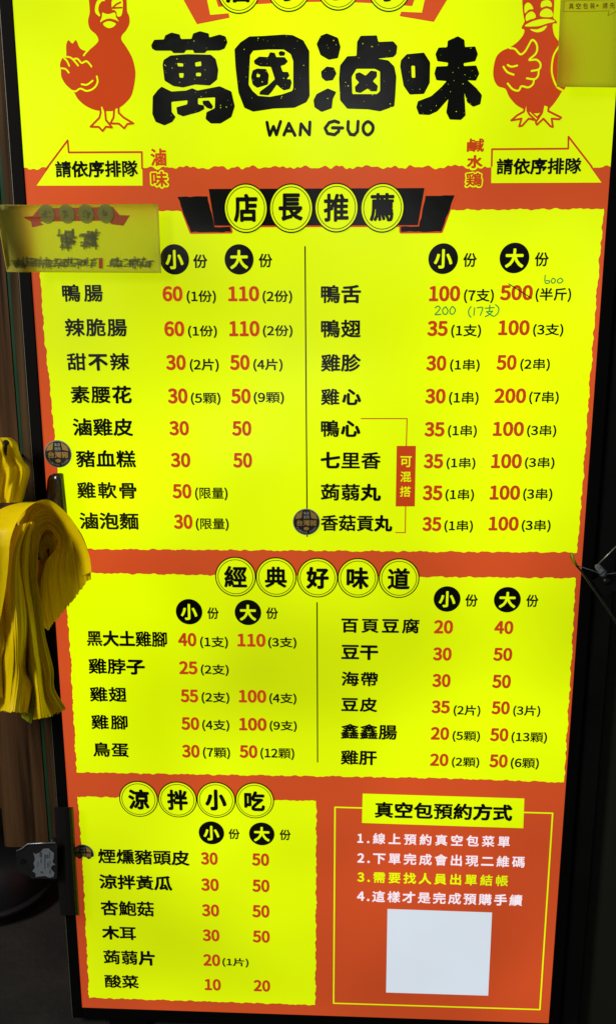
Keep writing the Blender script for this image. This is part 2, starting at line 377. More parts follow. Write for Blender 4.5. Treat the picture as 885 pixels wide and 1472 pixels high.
# --- title lettering, traced outlines
TL = {'lt': [
 [[(27,90),(42,62),(92,60),(98,40),(130,25),(172,35),(178,58),(232,57),(240,30),(275,18),(320,30),(322,50),(375,35),(405,45),(415,75),(400,108),(375,117),(310,118),(300,130),(245,130),(240,115),(205,115),(195,130),(140,130),(130,118),(50,118),(32,108)],
  [(85,190),(90,165),(125,142),(215,135),(330,138),(355,160),(368,215),(362,265),(325,295),(250,290),(190,305),(140,298),(95,270)],
  [(160,180),(190,183),(190,198),(163,197)],[(250,178),(280,172),(282,195),(252,198)],[(168,232),(193,232),(190,255),(172,255)],[(255,230),(280,230),(280,247),(255,247)],
  [(80,300),(130,325),(205,320),(235,308),(262,320),(375,298),(435,325),(445,370),(452,400),(435,455),(380,488),(330,488),(303,465),(308,430),(350,410),(352,355),(265,360),(265,390),(295,395),(298,415),(270,430),(190,452),(160,440),(155,405),(210,390),(212,370),(130,378),(132,430),(152,455),(135,480),(95,498),(50,480),(33,440),(35,350),(60,318)],
  [(287,372),(320,370),(342,400),(335,415),(312,410),(290,390)]],
 [[(450,110),(480,75),(525,45),(600,42),(700,35),(745,38),(800,65),(830,120),(830,230),(832,350),(815,380),(755,408),(650,412),(545,428),(500,408),(470,330),(455,200)],
  [(545,118),(620,112),(700,112),(735,135),(748,170),(748,310),(742,322),(690,340),(630,352),(570,347),(540,320),(522,290),(528,170),(530,140)],
  [(548,168),(575,147),(620,150),(630,125),(655,128),(662,150),(705,150),(722,172),(705,190),(685,195),(695,225),(722,225),(730,245),(715,262),(735,262),(741,280),(732,312),(700,320),(680,305),(665,290),(640,326),(622,345),(576,341),(579,325),(620,295),(655,262),(635,200),(580,198),(552,185)],
  [(672,128),(685,118),(708,125),(705,143),(680,145)],
  [(534,250),(542,218),(565,208),(610,210),(625,240),(620,290),(565,307),(542,290)],[(562,236),(580,238),(578,252),(563,252)]]],
 'rt': [
 [[(50,80),(70,40),(100,28),(155,50),(168,95),(155,150),(110,158),(70,135)],[(72,215),(100,190),(135,195),(148,225),(130,258),(95,262),(75,245)],[(35,355),(50,325),(105,297),(147,315),(130,350),(125,395),(75,413),(40,390)],
  [(165,185),(200,140),(245,138),(248,70),(265,40),(345,38),(352,70),(425,67),(445,90),(440,130),(425,145),(350,152),(400,160),(430,190),(440,240),(435,330),(430,385),(360,410),(300,400),(200,397),(165,355),(160,250)],
  [(245,202),(335,202),(360,215),(360,310),(345,325),(225,325),(222,240)],
  [(240,225),(260,218),(290,235),(315,210),(345,215),(345,240),(325,262),(350,285),(345,312),(315,312),(300,298),(265,320),(240,315),(237,290),(258,268),(240,250)]],
 [[(462,160),(490,130),(575,122),(605,170),(603,270),(575,325),(505,328),(475,285),(458,190)],[(513,187),(530,187),(532,245),(515,245)],
  [(690,65),(740,42),(772,60),(775,95),(825,92),(838,130),(825,165),(768,175),(770,188),(830,185),(845,225),(828,260),(788,258),(830,295),(858,330),(850,375),(815,388),(785,365),(772,320),(778,430),(755,452),(700,450),(683,415),(693,350),(640,410),(600,428),(550,425),(537,390),(545,360),(610,335),(660,290),(685,262),(635,258),(625,225),(635,190),(690,188),(692,172),(640,165),(630,130),(645,98),(688,95)]]]}
def soft(lp):
    out = []
    for i in range(len(lp)):                      # knock the corners off like a cut with scissors
        a, b, c = Vector(lp[i - 1]), Vector(lp[i]), Vector(lp[(i + 1) % len(lp)])
        da, dc = min(5, (a - b).length * 0.3), min(5, (c - b).length * 0.3)
        p, q = b + (a - b).normalized() * da, b + (c - b).normalized() * dc
        for t in (0, 0.33, 0.67, 1): out.append(tuple(p * (1 - t) ** 2 + b * 2 * t * (1 - t) + q * t * t))
    return out
def inside(p, lp):
    r = False
    for i in range(len(lp)):
        (x1, y1), (x2, y2) = lp[i - 1], lp[i]
        if (y1 > p[1]) != (y2 > p[1]) and p[0] < (x2 - x1) * (p[1] - y1) / (y2 - y1) + x1: r = not r
    return r
for tag in ('lt', 'rt'):
    for ch in TL[tag]:
        fl = Flat(); fl.poly([U(tag, soft(lp)) for lp in ch], M['black'], 2)
        xs = [q[0] for lp in ch for q in lp]; ys = [q[1] for lp in ch for q in lp]; n = 0
        while n < 30:                              # pin-holes in the black print
            p = (random.uniform(min(xs), max(xs)), random.uniform(min(ys), max(ys)))
            if sum(inside(p, lp) for lp in ch) % 2 == 0: continue
            r = random.choice((1.0, 1.3, 1.8, 2.6)); a0 = random.random()
            fl.shape((U(tag, [(p[0] + r * random.uniform(.5, 1.2) * math.cos(a0 + k * 1.05), p[1] + r * random.uniform(.5, 1.3) * math.sin(a0 + k * 1.05)) for k in range(6)]), [list(range(6))]), M['yellow'], 3); n += 1
        fl.build('title_letter', S0)
fl = Flat(); W_ = 0.0038
for tag, ls in (('lt', [[(615,482),(621,515),(629,548),(648,503),(663,545),(684,478)],[(701,546),(726,487),(757,548)],[(710,526),(746,526)],[(783,546),(788,490),(810,520),(830,545),(833,481)]]),
                ('rt', [[(158,464),(138,457),(112,465),(92,492),(104,518),(138,524),(158,508),(160,492)],[(128,490),(178,491)],[(205,460),(203,498),(215,522),(235,525),(250,508),(253,459)],
                        catmull([(302,460),(280,478),(280,508),(300,525),(322,508),(325,480)], 3) + [(302,460)]])):
    for s in ls: fl.stroke(U(tag, s), W_, M['black'], 2)
fl.build('title_latin', S0)

# --- cut-off banner above the title: four ringed characters on an orange ribbon
def badge(parent, tag, c, rx, ry, ch, box, base=4, ringed=True):
    fl = Flat(); cpx = Q(tag, *c); k = Z_[tag][2]
    cc = uv(*cpx); ru = uv(cpx[0] + rx * k, cpx[1])[0] - cc[0]; rv = cc[1] - uv(cpx[0], cpx[1] + ry * k)[1]
    fl.ellipse(cc, ru, rv, M['black'], base); fl.ellipse(cc, ru * .945, rv * .945, M['yellow'], base + 1)
    fl.ellipse(cc, ru * .87, rv * .87, M['black'], base + 2, 0.962)
    if ch: fl.text(ch, ibox(tag, *box), M['black'], base + 3, 0.052, 10, False)
    return fl.build('heading_badge', parent)
fl = Flat()
fl.poly([U('top', [(-20,-90),(72,76),(173,56),(170,42),(113,47),(84,-90)])], M['orange'], 2)
fl.poly([U('top', [(900,-90),(805,69),(699,51),(704,37),(768,40),(796,-90)])], M['orange'], 2)
fl.poly([U('top', [(105,-90),(131,0),(138,22),(260,14),(360,8),(510,6),(640,12),(738,20),(745,0),(775,-90)])], M['orange'], 2)
rib = fl.build('banner_ribbon', S0)
for cx_, by, ch, gb in ((201, 45, '店', (160, -62, 243, 13)), (357, 39, '小', (320, -66, 396, 7)), (510, 35, '手', (474, -68, 548, 4)), (668, 39, '小', (630, -66, 706, 8))):
    badge(rib, 'top', (cx_, by - 73), 66.5, 73, ch, gb, 3)

# --- the two ducks of the shop's emblem
def duck(tag, body, yel, ystrokes, ostrokes, feet, yw, ow):
    fl = Flat(); k = (uv(*Q(tag, 1, 0))[0] - uv(*Q(tag, 0, 0))[0])
    fl.poly([U(tag, catmull(body, 3))], M['red'], 2)
    for p in feet: fl.poly([U(tag, p)], M['yellow'], 3); fl.stroke(U(tag, p), 1.25 * ow * k, M['red'], 4)
    for p in yel: fl.poly([U(tag, catmull(p, 3))], M['yellow'], 3)
    for p in ystrokes: fl.stroke(U(tag, catmull(p, 4, False)), 1.2 * yw * k, M['yellow'], 4)
    for p in ostrokes: fl.stroke(U(tag, p), ow * k, M['red'], 5)
    return fl.build('duck_emblem', S0)
duck('ld', [(345,-40),(352,100),(337,180),(355,250),(405,295),(425,345),(395,385),(330,432),(270,412),(235,342),(205,372),(170,342),(152,390),(152,478),(118,498),(100,550),(108,600),(112,655),(150,720),(215,780),(250,840),(310,895),(380,930),(435,942),(500,945),(550,942),(605,915),(660,870),(710,800),(738,650),(730,560),(705,480),(660,400),(620,340),(625,300),(660,260),(688,200),(685,140),(668,100),(665,40),(655,-40),(600,-90),(500,-110),(400,-90)],
 [[(440,-5),(415,10),(398,60),(400,110),(432,142),(440,130),(425,90),(432,45),(455,15),(480,12),(470,-5)],[(545,-5),(625,-5),(630,90),(615,140),(585,140),(578,105),(560,88),(540,80)],
  [(460,110),(480,118),(515,123),(565,110),(575,150),(598,185),(570,172),(520,160),(475,172),(440,192),(455,150)],[(465,203),(515,182),(573,203),(550,232),(515,242),(485,230)]],
 [[(303,474),(322,448),(345,425)],[(148,485),(185,490),(215,512),(255,560)],[(138,500),(160,520),(180,562)],[(113,583),(150,590),(176,620)],[(215,506),(250,503),(285,538),(320,523),(345,538),(368,568)],[(205,774),(235,778),(275,755),(330,775),(390,750),(420,700),(413,652)],[(285,718),(330,722),(378,688)]],
 [[(545,75),(580,42),(615,25)],[(545,75),(625,70)]],
 [[(440,902),(446,960),(435,1002),(360,1078),(430,1080),(463,1115),(490,1078),(542,1085),(490,1020),(483,945),(470,915)],[(560,930),(555,1000),(528,1050),(600,1052),(645,1092),(672,1055),(722,1050),(640,1000),(598,960),(598,918)]], 12, 14)
duck('rd', [(365,-40),(355,60),(365,150),(372,185),(345,240),(370,255),(360,300),(310,360),(245,405),(180,435),(130,490),(107,600),(115,680),(150,735),(210,755),(240,820),(300,890),(365,928),(440,960),(500,960),(560,935),(600,905),(650,840),(690,775),(720,740),(740,600),(700,400),(650,340),(620,290),(610,208),(645,200),(640,178),(615,150),(622,60),(610,-40),(490,-100)],
 [[(372,112),(372,50),(400,25),(430,45),(445,80),(410,85),(385,108)],[(384,180),(385,130),(430,100),(462,125),(462,155),(420,168)],[(511,68),(515,20),(560,3),(595,20),(600,62),(555,55)],[(508,143),(510,100),(555,75),(600,95),(605,146)],
  [(372,225),(420,192),(500,167),(580,166),(630,185),(560,203),(500,223),(440,228)],[(418,250),(480,252),(560,220),(535,260),(490,277),(450,271)]],
 [[(245,412),(290,420),(335,465),(375,440),(410,380),(435,343),(465,365),(478,410),(465,460),(410,512),(470,510),(505,545),(495,590),(430,606)],[(490,600),(485,645),(455,675),(390,668)],[(450,680),(440,720),(400,745),(345,735),(320,772),(270,760),(228,712)],[(228,555),(260,570),(308,560)],[(192,570),(225,615),(278,637)],[(660,400),(615,480),(600,600),(620,690),(650,745),(690,768)]],
 [[(430,958),(475,1000),(515,958)]],
 [[(375,905),(365,950),(310,980),(258,1025),(345,1010),(325,1075),(350,1070),(405,1010),(462,1022),(412,975),(394,940),(394,905)],[(575,910),(570,945),(610,965),(680,1000),(665,1015),(600,1010),(610,1080),(590,1075),(530,1010),(475,1062),(465,1040),(518,960),(530,895)]], 13, 14)

# --- queue arrows with lettering
def arrow(tag, shape, line, body, box):
    fl = Flat(); k = (uv(*Q(tag, 1, 0))[0] - uv(*Q(tag, 0, 0))[0])
    fl.poly([U(tag, shape)], M['yellow'], 2); fl.stroke(U(tag, line), 10 * k, M['red'], 3)
    o = fl.build('queue_arrow', S0); T(o, 'arrow_lettering', tag, body, *box, layer=4, bold=0.048, n=10); return o
arrow('la', [(90,335),(262,82),(268,152),(672,150),(675,335)], [(140,248),(262,85),(268,152),(671,150),(673,240)], '請依序排隊', (192,195,652,292))
arrow('ra', [(180,137),(612,135),(612,62),(800,325),(178,328)], [(180,232),(182,137),(612,134),(613,66),(746,238)], '請依序排隊', (205,185,688,282))
def halo(tag, items):
    fl = Flat()
    for ch, bx in items: fl.text(ch, ibox(tag, bx[0] - 11, bx[1] - 11, bx[2] + 11, bx[3] + 11), M['yellow'], 2, 0.15, 14, False)
    for ch, bx in items: fl.text(ch, ibox(tag, *bx), M['red'], 4, 0.045, 10, False)
    return fl.build('side_lettering', S0)
halo('la', [('滷', (718,128,808,230)), ('味', (722,255,815,345))])
halo('ra', [('鹹', (38,75,140,155)), ('水', (40,170,130,245)), ('鶏', (32,268,128,350))])

# --- headings
bandl = [U('px', [(300.2,271.9),(609.5,270.6),(600,324),(308.6,324.6)])]
tails = [U('px', [(255.4,283.3),(298.7,282.5),(308.5,326.5),(330.7,326),(332.5,333.5),(274.8,334)]), U('px', [(611,281.8),(652.7,281),(633.7,333),(575.7,333.6),(575.7,325.9),(601.7,325.7)])]
fl = Flat()
for t in tails: fl.poly([t], M['orange'], 2, 0.0020)
fl.poly(bandl, M['orange'], 2.5, 0.0020)
for t in tails: fl.poly([deckle(t, 0.005, 0.0006)], M['black'], 3)
fl.poly(bandl, M['black'], 3.5)
rb = fl.build('heading_ribbon', S1)
for tag, c, rx, ry, ch, bx in (('h1', (457,181), 127, 143, '店', (385,95,527,265)), ('h1', (718,181), 127, 143, '長', (643,92,788,258)), ('h1b', (167,170), 122, 137, '推', (93,88,238,252)), ('h1b', (420,171), 122, 137, '薦', (347,85,488,250))):
    badge(S1, tag, c, rx, ry, ch, bx, 5)
for x, y, ch, bx in ((107,93,'經',(60,47,155,137)), (268,95,'典',(221,50,313,138)), (432,97,'好',(386,52,478,142)), (592,98,'味',(545,53,637,143)), (755,99,'道',(707,55,800,145))):
    badge(S2, 'h2', (x, y), 81, 78.5, ch, bx, 3)
for x, y, ch, bx in ((128,121,'涼',(73,66,187,176)), (334,124,'拌',(278,68,390,180)), (538,126,'小',(480,68,594,180)), (742,129,'吃',(685,76,798,184))):
    badge(S3, 'h3', (x, y), 102.5, 94.5, ch, bx, 3)

# --- size badges (a white-on-black character and the word beside it)
def size_badge(parent, tag, ch, c, r, fen):
    fl = Flat(); cpx = Q(tag, *c); k = Z_[tag][2]; cc = uv(*cpx); ru = uv(cpx[0] + r * k, cpx[1])[0] - cc[0]
    fl.ellipse(cc, ru, ru, M['black'], 2)
    fl.text(ch, (cc[0] - ru * .62, cc[0] + ru * .62, cc[1] - ru * .64, cc[1] + ru * .62), M['yellow'], 3, 0.034, 10, False)
    fl.text('份', ibox(tag, *fen), M['black'], 2, 0.030, 8, False)
    fl.build('size_badge', parent)
for p, tag, ch, c, r, fen in (
    (S1,'r3','小',(494,183),41,(546,168,587,208)), (S1,'r3','大',(676,183),41,(731,166,770,206)), (S1,'r4','小',(396,181),42,(452,164,491,205)), (S1,'r4','大',(597,179),42,(654,162,694,203)),
    (S2,'r7','小',(535,77),37.5,(586,64,619,98)), (S2,'r7','大',(701,79),37.5,(752,64,786,98)), (S2,'r8','小',(407,41),38,(458,27,494,63)), (S2,'r8','大',(577,43),38,(630,28,665,64)),
    (S3,'b1','小',(598,151),36,(646,139,678,169)), (S3,'b1','大',(740,154),36,(790,141,822,172))):
    size_badge(p, tag, ch, c, r, fen)

# --- price lists: region, name, box, then (price, box, portion, box) pairs
LISTS = [
(S1,'r3','鴨腸',(176,252,293,304),[('60',(460,258,517,302),'(1份)',(528,270,611,308)),('110',(645,258,733,302),'(2份)',(742,270,826,308))]),
(S1,'r3','辣脆腸',(184,348,361,402),[('60',(465,357,522,401),'(1份)',(532,369,614,405)),('110',(648,356,734,401),'(2份)',(743,368,827,404))]),
(S1,'r3','甜不辣',(190,446,368,498),[('30',(470,452,526,496),'(2片)',(537,463,619,501)),('50',(650,452,706,496),'(4片)',(716,463,799,500))]),
(S1,'r5','素腰花',(200,-12,374,40),[('30',(475,-4,531,40),'(5顆)',(540,8,624,44)),('50',(653,-3,709,40),'(9顆)',(717,6,803,42))]),
(S1,'r5','滷雞皮',(206,80,378,132),[('30',(479,88,535,130),'',0),('50',(656,88,711,131),'',0)]),
(S1,'r5','豬血糕',(215,170,386,221),[('30',(483,178,539,220),'',0),('50',(659,178,713,221),'',0)]),
(S1,'r5','雞軟骨',(218,260,388,309),[('50',(488,266,542,308),'(限量)',(552,276,644,313))]),
(S1,'r5','滷泡麵',(225,346,394,396),[('30',(492,352,545,394),'(限量)',(554,363,647,399))]),
(S1,'r4','鴨舌',(50,254,165,308),[('100',(356,257,444,302),'(7支)',(454,266,539,307)),('500',(556,255,649,299),'(半斤)',(656,263,757,304))]),
(S1,'r4','鴨翅',(50,352,165,405),[('35',(351,356,409,400),'(1支)',(418,366,503,405)),('100',(551,354,640,398),'(3支)',(649,364,735,402))]),
(S1,'r4','雞胗',(50,449,165,501),[('30',(348,454,405,498),'(1串)',(415,464,499,501)),('50',(546,452,603,496),'(2串)',(613,462,697,499))]),
(S1,'r6','雞心',(50,-4,165,45),[('30',(345,-3,403,40),'(1串)',(412,5,496,44)),('200',(540,-4,630,39),'(7串)',(638,4,722,42))]),
(S1,'r6','鴨心',(50,85,163,135),[('35',(343,91,400,133),'(1串)',(409,99,491,136)),('100',(536,90,624,132),'(3串)',(632,99,715,135))]),
(S1,'r6','七里香',(50,175,221,225),[('35',(341,181,396,223),'(1串)',(405,191,487,226)),('100',(531,181,618,223),'(3串)',(626,190,710,225))]),
(S1,'r6','蒟蒻丸',(50,265,221,315),[('35',(338,270,394,313),'(1串)',(402,280,483,316)),('100',(527,270,613,312),'(3串)',(621,278,704,315))]),
(S1,'r6','香菇貢丸',(50,353,253,401),[('35',(337,359,391,400),'(1串)',(399,368,480,404)),('100',(524,358,609,399),'(3串)',(617,367,699,403))]),
(S2,'r7','黑大土雞腳',(246,130,474,176),[('40',(504,136,556,175),'(1支)',(566,146,645,181)),('110',(671,138,751,176),'(3支)',(758,148,838,181))]),
(S2,'r7','雞脖子',(250,208,411,254),[('25',(507,216,559,254),'(2支)',(568,225,647,258))]),
(S2,'r7','雞翅',(254,288,360,332),[('55',(511,296,561,333),'(2支)',(570,303,649,337)),('100',(675,297,753,334),'(4支)',(761,306,838,339))]),
(S2,'r7','雞腳',(258,367,363,410),[('50',(513,374,564,411),'(4支)',(572,381,649,415)),('100',(676,376,754,413),'(9支)',(762,384,839,416))]),
(S2,'r7','鳥蛋',(263,445,366,488),[('30',(515,452,565,489),'(7顆)',(574,459,651,493)),('50',(677,453,728,490),'(12顆)',(736,461,832,495))]),
(S2,'r8','百頁豆腐',(108,94,330,138),[('20',(370,100,424,139),'',0),('40',(540,102,594,140),'',0)]),
(S2,'r8','豆干',(108,170,213,213),[('30',(367,177,420,215),'',0),('50',(537,178,591,216),'',0)]),
(S2,'r8','海帶',(108,245,213,288),[('30',(365,252,417,290),'',0),('50',(534,254,587,293),'',0)]),
(S2,'r8','豆皮',(108,318,211,360),[('35',(363,327,415,364),'(2片)',(425,340,501,373)),('50',(532,329,584,367),'(3片)',(593,341,670,374))]),
(S2,'r8','鑫鑫腸',(106,393,267,438),[('20',(361,402,413,439),'(5顆)',(422,413,500,445)),('50',(528,405,580,443),'(13顆)',(588,416,689,449))]),
(S2,'r8','雞肝',(106,467,210,510),[('20',(359,477,411,513),'(2顆)',(420,487,498,518)),('50',(526,479,578,517),'(6顆)',(586,489,666,522))]),
(S3,'b1','煙燻豬頭皮',(277,197,537,241),[('30',(568,205,616,241),'',0),('50',(712,208,761,244),'',0)]),
(S3,'b1','涼拌黃瓜',(281,269,488,312),[('30',(569,279,619,315),'',0),('50',(713,282,762,318),'',0)]),
(S3,'b1','杏鮑菇',(285,342,437,386),[('30',(571,352,620,387),'',0),('50',(713,354,762,390),'',0)]),
(S3,'b1','木耳',(289,413,386,453),[('30',(573,423,621,457),'',0),('50',(714,426,763,461),'',0)]),
(S3,'b1','蒟蒻片',(293,482,439,524),[('20',(575,493,623,527),'(1片)',(629,504,703,530))]),
(S3,'b1','酸菜',(296,551,394,590),[('10',(579,563,625,596),'',0),('20',(717,566,764,599),'',0)]),
]
for par, tag, nm, bx, prices in LISTS:
    T(par, 'item_name', tag, nm, *bx, bold=0.043, n=8)
    for pr, pb, nt_, nb in prices:
        T(par, 'price', tag, pr, *pb, m='red', bold=0.040, n=8, track=False)
        if nt_: T(par, 'portion_note', tag, nt_, *nb, bold=0.026, n=8, track=False)

# --- rules, bracket, marker notes
def rule(parent, name, pts, w, m='black', layer=2):
    fl = Flat(); fl.stroke([uv(*p) for p in pts], w, M[m], layer); return fl.build(name, parent)
rule(S1, 'divider', [(438.3, 354.7), (441.4, 771)], 0.0016); rule(S2, 'divider', [(455.5, 866), (456.3, 1095)], 0.0016)
fl = Flat(); wv = 0.0013
fl.stroke(U('r6', [(165,82),(294,82),(292,160)]), wv, M['red'], 2); fl.stroke(U('r6', [(290,330),(289,404),(262,404)]), wv, M['red'], 2)
fl.poly([U('r6', [(265,159),(319,159),(316,330),(262,330)])], M['red'], 2)
for ch, bx in (('可',(275,188,307,219)), ('混',(275,231,306,261)), ('搭',(274,273,305,303))): fl.text(ch, ibox('r6', *bx), M['yellow'], 3, 0.018, 8, False)
fl.build('mix_bracket', S1)
fl = Flat()
def hand(strokes, w, m):
    for s in strokes: fl.stroke(U('r4', s), w * 1.25, M[m], 5)
hand([[(580,252),(612,272),(645,293)]], 0.0009, 'black')
hand([catmull(s, 3, False) for s in ([(683,228),(682,240),(684,250),(693,250),(695,244),(686,243)],[(705,236),(700,243),(703,250),(710,248),(711,240),(705,236)],[(726,236),(718,241),(719,249),(727,249),(733,243),(727,236)])], 0.0011, 'green')
hand([catmull(s, 3, False) for s in ([(373,320),(380,315),(387,320),(381,330),(373,339),(389,338)],[(402,317),(394,325),(396,336),(404,338),(409,328),(403,317)],[(421,316),(415,325),(416,336),(424,337),(430,326),(423,316)],
     [(474,316),(467,328),(469,341),(474,346)],[(484,320),(482,341)],[(491,320),(507,319),(500,341)],[(543,311),(552,320),(550,334),(541,343)])], 0.0012, 'green')
hand([[(514,321),(539,319)],[(527,312),(526,330)],[(517,331),(535,329),(527,338),(514,345)],[(520,333),(530,340),(538,344)]], 0.0012, 'green')
fl.build('marker_note', S1)

# --- reservation box
fl = Flat(); fl.stroke(U('b2', [(91,79),(705,96),(669,651),(87,633)]), 0.0021, M['yellow'], 1, True)
fl.poly([U('b2', [(169,40),(625,54),(622,138),(167,123)])], M['yellow'], 2)
S4 = fl.build('reservation_box', board); on_board(S4)
T(S4, 'box_heading', 'b2', '真空包預約方式', 202, 65, 592, 113, bold=0.046, layer=4, wide=1.06)
for body, bx, m in (('1.線上預約真空包菜單', (154,155,585,187), 'pale'), ('2.下單完成會出現二維碼', (154,211,627,244), 'pale'), ('3.需要找人員出單結帳', (154,265,580,297), 'yellow'), ('4.這樣才是完成預購手續', (153,319,620,352), 'pale')):
    T(S4, 'instruction_line', 'b2', body, *bx, m=m, layer=2, bold=0.030, wide=1.0)
fl = Flat(); fl.poly([U('b2', [(239,366),(534,376),(523,611),(235,602)])], M['white'], 2); fl.build('blank_white_square', S4)

# ================================================================== STICKERS on the board
def sticker(tag, c, r, label, cut=None):
    cpx = Q(tag, *c); k = Z_[tag][2]; cc = uv(*cpx); ru = uv(cpx[0] + r * k, cpx[1])[0] - cc[0]
    o_ = root('round_sticker', label, 'sticker', (cc[0], -0.0032, cc[1]), 'round stickers stuck on the menu board')
    def pl(u, v, d): return (u, -d, v)
    a = Flat(pl)
    n = 48; ring = [(ru * math.cos(2 * math.pi * k_ / n), ru * math.sin(2 * math.pi * k_ / n)) for k_ in range(n)]
    if cut: ring = [(x, y) if y > cut * ru else (x * 0.97, max(y, cut * ru + ru * 0.16 * math.sin(x / ru * 7 + 1))) for x, y in ring]
    a.slab([(x, 0, y) for x, y in ring], 0.0004, M['stk_grey']); a.build('backing', o_)
    a = Flat(pl); a.poly([[(x * .93, y * .93) for x, y in ring]], M['stk_black'], 1)
    for sx in (-1, 1): a.poly([[(sx * .28 * ru, .86 * ru), (sx * .36 * ru, .30 * ru), (sx * .82 * ru, .22 * ru), (sx * .70 * ru, .58 * ru)]], M['gold'], 2)
    a.text('本店', (-.22 * ru, .22 * ru, .55 * ru, .80 * ru), M['stk_grey'], 2, .03, 6, False)
    a.text('使用', (-.22 * ru, .22 * ru, .25 * ru, .50 * ru), M['stk_grey'], 2, .03, 6, False)
    a.text('台灣豬', (-.72 * ru, .78 * ru, -.30 * ru, .18 * ru), M['gold'], 2, .04, 8, False)
    if not cut:
        a.ellipse((0, -.50 * ru), .2 * ru, .13 * ru, M['gold'], 2)
        for i, ch in enumerate('TAIWAN PORK'):     # lettering on an arc
            if ch == ' ': continue
            t = math.radians(-90 + (i - 5) * 11.5); b_ = Flat(pl); b_.text(ch, (-.055 * ru, .055 * ru, -.075 * ru, .075 * ru), M['stk_grey'], 2, .03, 4, False)
            ca, sa = math.cos(t + math.pi / 2), math.sin(t + math.pi / 2)
            a.add([(x * ca - z * sa + .80 * ru * math.cos(t), y, x * sa + z * ca + .80 * ru * math.sin(t)) for x, y, z in b_.v], b_.f, M['stk_grey'])
    a.build('print', o_)
    return o_
sticker('r5', (167, 181), 38.5, 'round black sticker on the left orange margin beside the sixth dish name')
sticker('px', (440.3, 749.5), 19.4, 'round black sticker at the foot of the thin black line between price columns')
sticker('px', (121, 1226), 15.2, 'small torn black sticker half under the big clip at lower left', -0.35)

# ================================================================== PAPER SIGNS in front of the board
def sheet(name, tagz, corners, Yf, m, nu=24, nv=10, thick=0.0005):
    """curved card through four pixel corners TL TR BR BL; Yf(s, t) = distance in front of the board"""
    def P_(s, t):
        a = [corners[0][i] * (1 - s) + corners[1][i] * s for i in (0, 1)]; b = [corners[3][i] * (1 - s) + corners[2][i] * s for i in (0, 1)]
        return at(a[0] * (1 - t) + b[0] * t, a[1] * (1 - t) + b[1] * t, Yf(s, t))
    return P_
def sign_place(P_):
    def pl(s, t, d): p = P_(s, t); return (p.x, p.y - d * 0.7, p.z)
    return pl
def grid_card(pl, m, nu, nv, th=0.0006):
    a = MB(); V = [pl(i / nu, j / nv, 0) for j in range(nv + 1) for i in range(nu + 1)]; N = len(V)
    V2 = [(x, y + th, z) for x, y, z in V]; F = []
    for j in range(nv):
        for i in range(nu):
            q = [j * (nu + 1) + i, j * (nu + 1) + i + 1, (j + 1) * (nu + 1) + i + 1, (j + 1) * (nu + 1) + i]
            F.append(q); F.append([k + N for k in q][::-1])
    rim = [i for i in range(nu + 1)] + [j * (nu + 1) + nu for j in range(1, nv + 1)] + [nv * (nu + 1) + i for i in range(nu - 1, -1, -1)] + [j * (nu + 1) for j in range(nv - 1, 0, -1)]
    for k in range(len(rim)): F.append([rim[k], rim[(k + 1) % len(rim)], rim[(k + 1) % len(rim)] + N, rim[k] + N])
    a.add(V + V2, F, m, True); return a

# small sign hooked over the left edge of the board; its left end bends back towards the post
P1 = sheet('a', 0, [(-6, 294.5), (227.5, 293), (232, 392.5), (10, 391)], lambda s, t: -0.013 - 0.0015 * math.sin(2.2 * s + t) - 0.5 * max(0, 0.22 - s) ** 2 + 0.020 * max(0, .2 - s) * math.sin(5 * t + 1), None)
pl1 = sign_place(P1)
sg = root('small_sign', 'small olive yellow card sign with red ribbon and blurred lettering at the left edge', 'sign', tuple(P1(.5, 1)))
def kid(a, name, par):
    o = a.build(name, par); o.matrix_parent_inverse = Matrix.Translation(-Vector(par.location)); return o
card = kid(grid_card(pl1, M['paper'], 30, 10), 'card', sg)
def S(x, y):                                       # zoomed pixels of the sign -> s, t on the card
    px, py = Q('sg', x, y); t = (py - 293.5) / 98.5; l = -6 + 16 * t; r = 227.5 + 4.5 * t
    return ((px - l) / (r - l), t)
a = Flat(pl1)
def sub(pts):                                       # follow the bend: cut long edges
    out = []
    for i in range(len(pts)):
        p, q = pts[i - 1], pts[i]
        for k in range(8): out.append((p[0] + (q[0] - p[0]) * k / 8, p[1] + (q[1] - p[1]) * k / 8))
    return out
a.poly([sub([S(x, y) for x, y in [(118,112),(168,106),(200,68),(575,62),(610,104),(662,106),(630,158),(565,150),(560,132),(205,136),(225,152),(165,165),(160,135)]])], M['paper_red'], 1)
for x in (240, 342, 440, 540):
    c_ = S(x, 97); e = [(c_[0] + (S(x + 42, 97)[0] - c_[0]) * math.cos(k * math.pi / 18), c_[1] + (S(x, 147)[1] - c_[1]) * math.sin(k * math.pi / 18)) for k in range(36)]
    a.shape((e, [list(range(36))]), M['paper_dark'], 2); a.shape(([(c_[0] + (p - c_[0]) * .95, c_[1] + (q - c_[1]) * .95) for p, q in e], [list(range(36))]), M['paper_ring'], 3)
kid(a, 'ribbon_print', sg)
a = Flat(pl1); rnd = random.Random(4)
def blur(x0, y0, x1, y1, n, w, h, mats, lay=4):     # lettering too blurred to read: loose overlapping smudges
    for i in range(n):
        x, y = rnd.uniform(x0, x1), rnd.uniform(y0, y1); ww, hh = (w * rnd.uniform(1.0, 1.8), h * .45) if rnd.random() < .55 else (w * .45, h * rnd.uniform(1.0, 1.7))
        a.shape(([S(x + ww * max(-.75, min(.75, math.cos(k * math.pi / 6))), y + hh * max(-.75, min(.75, math.sin(k * math.pi / 6)))) for k in range(12)], [list(range(12))]), M[rnd.choice(mats)], lay, i * 1.1e-5)
for x in (240, 342, 440, 540): blur(x - 14, 82, x + 14, 112, 7, 9, 11, ['paper_dark', 'paper_mid'])
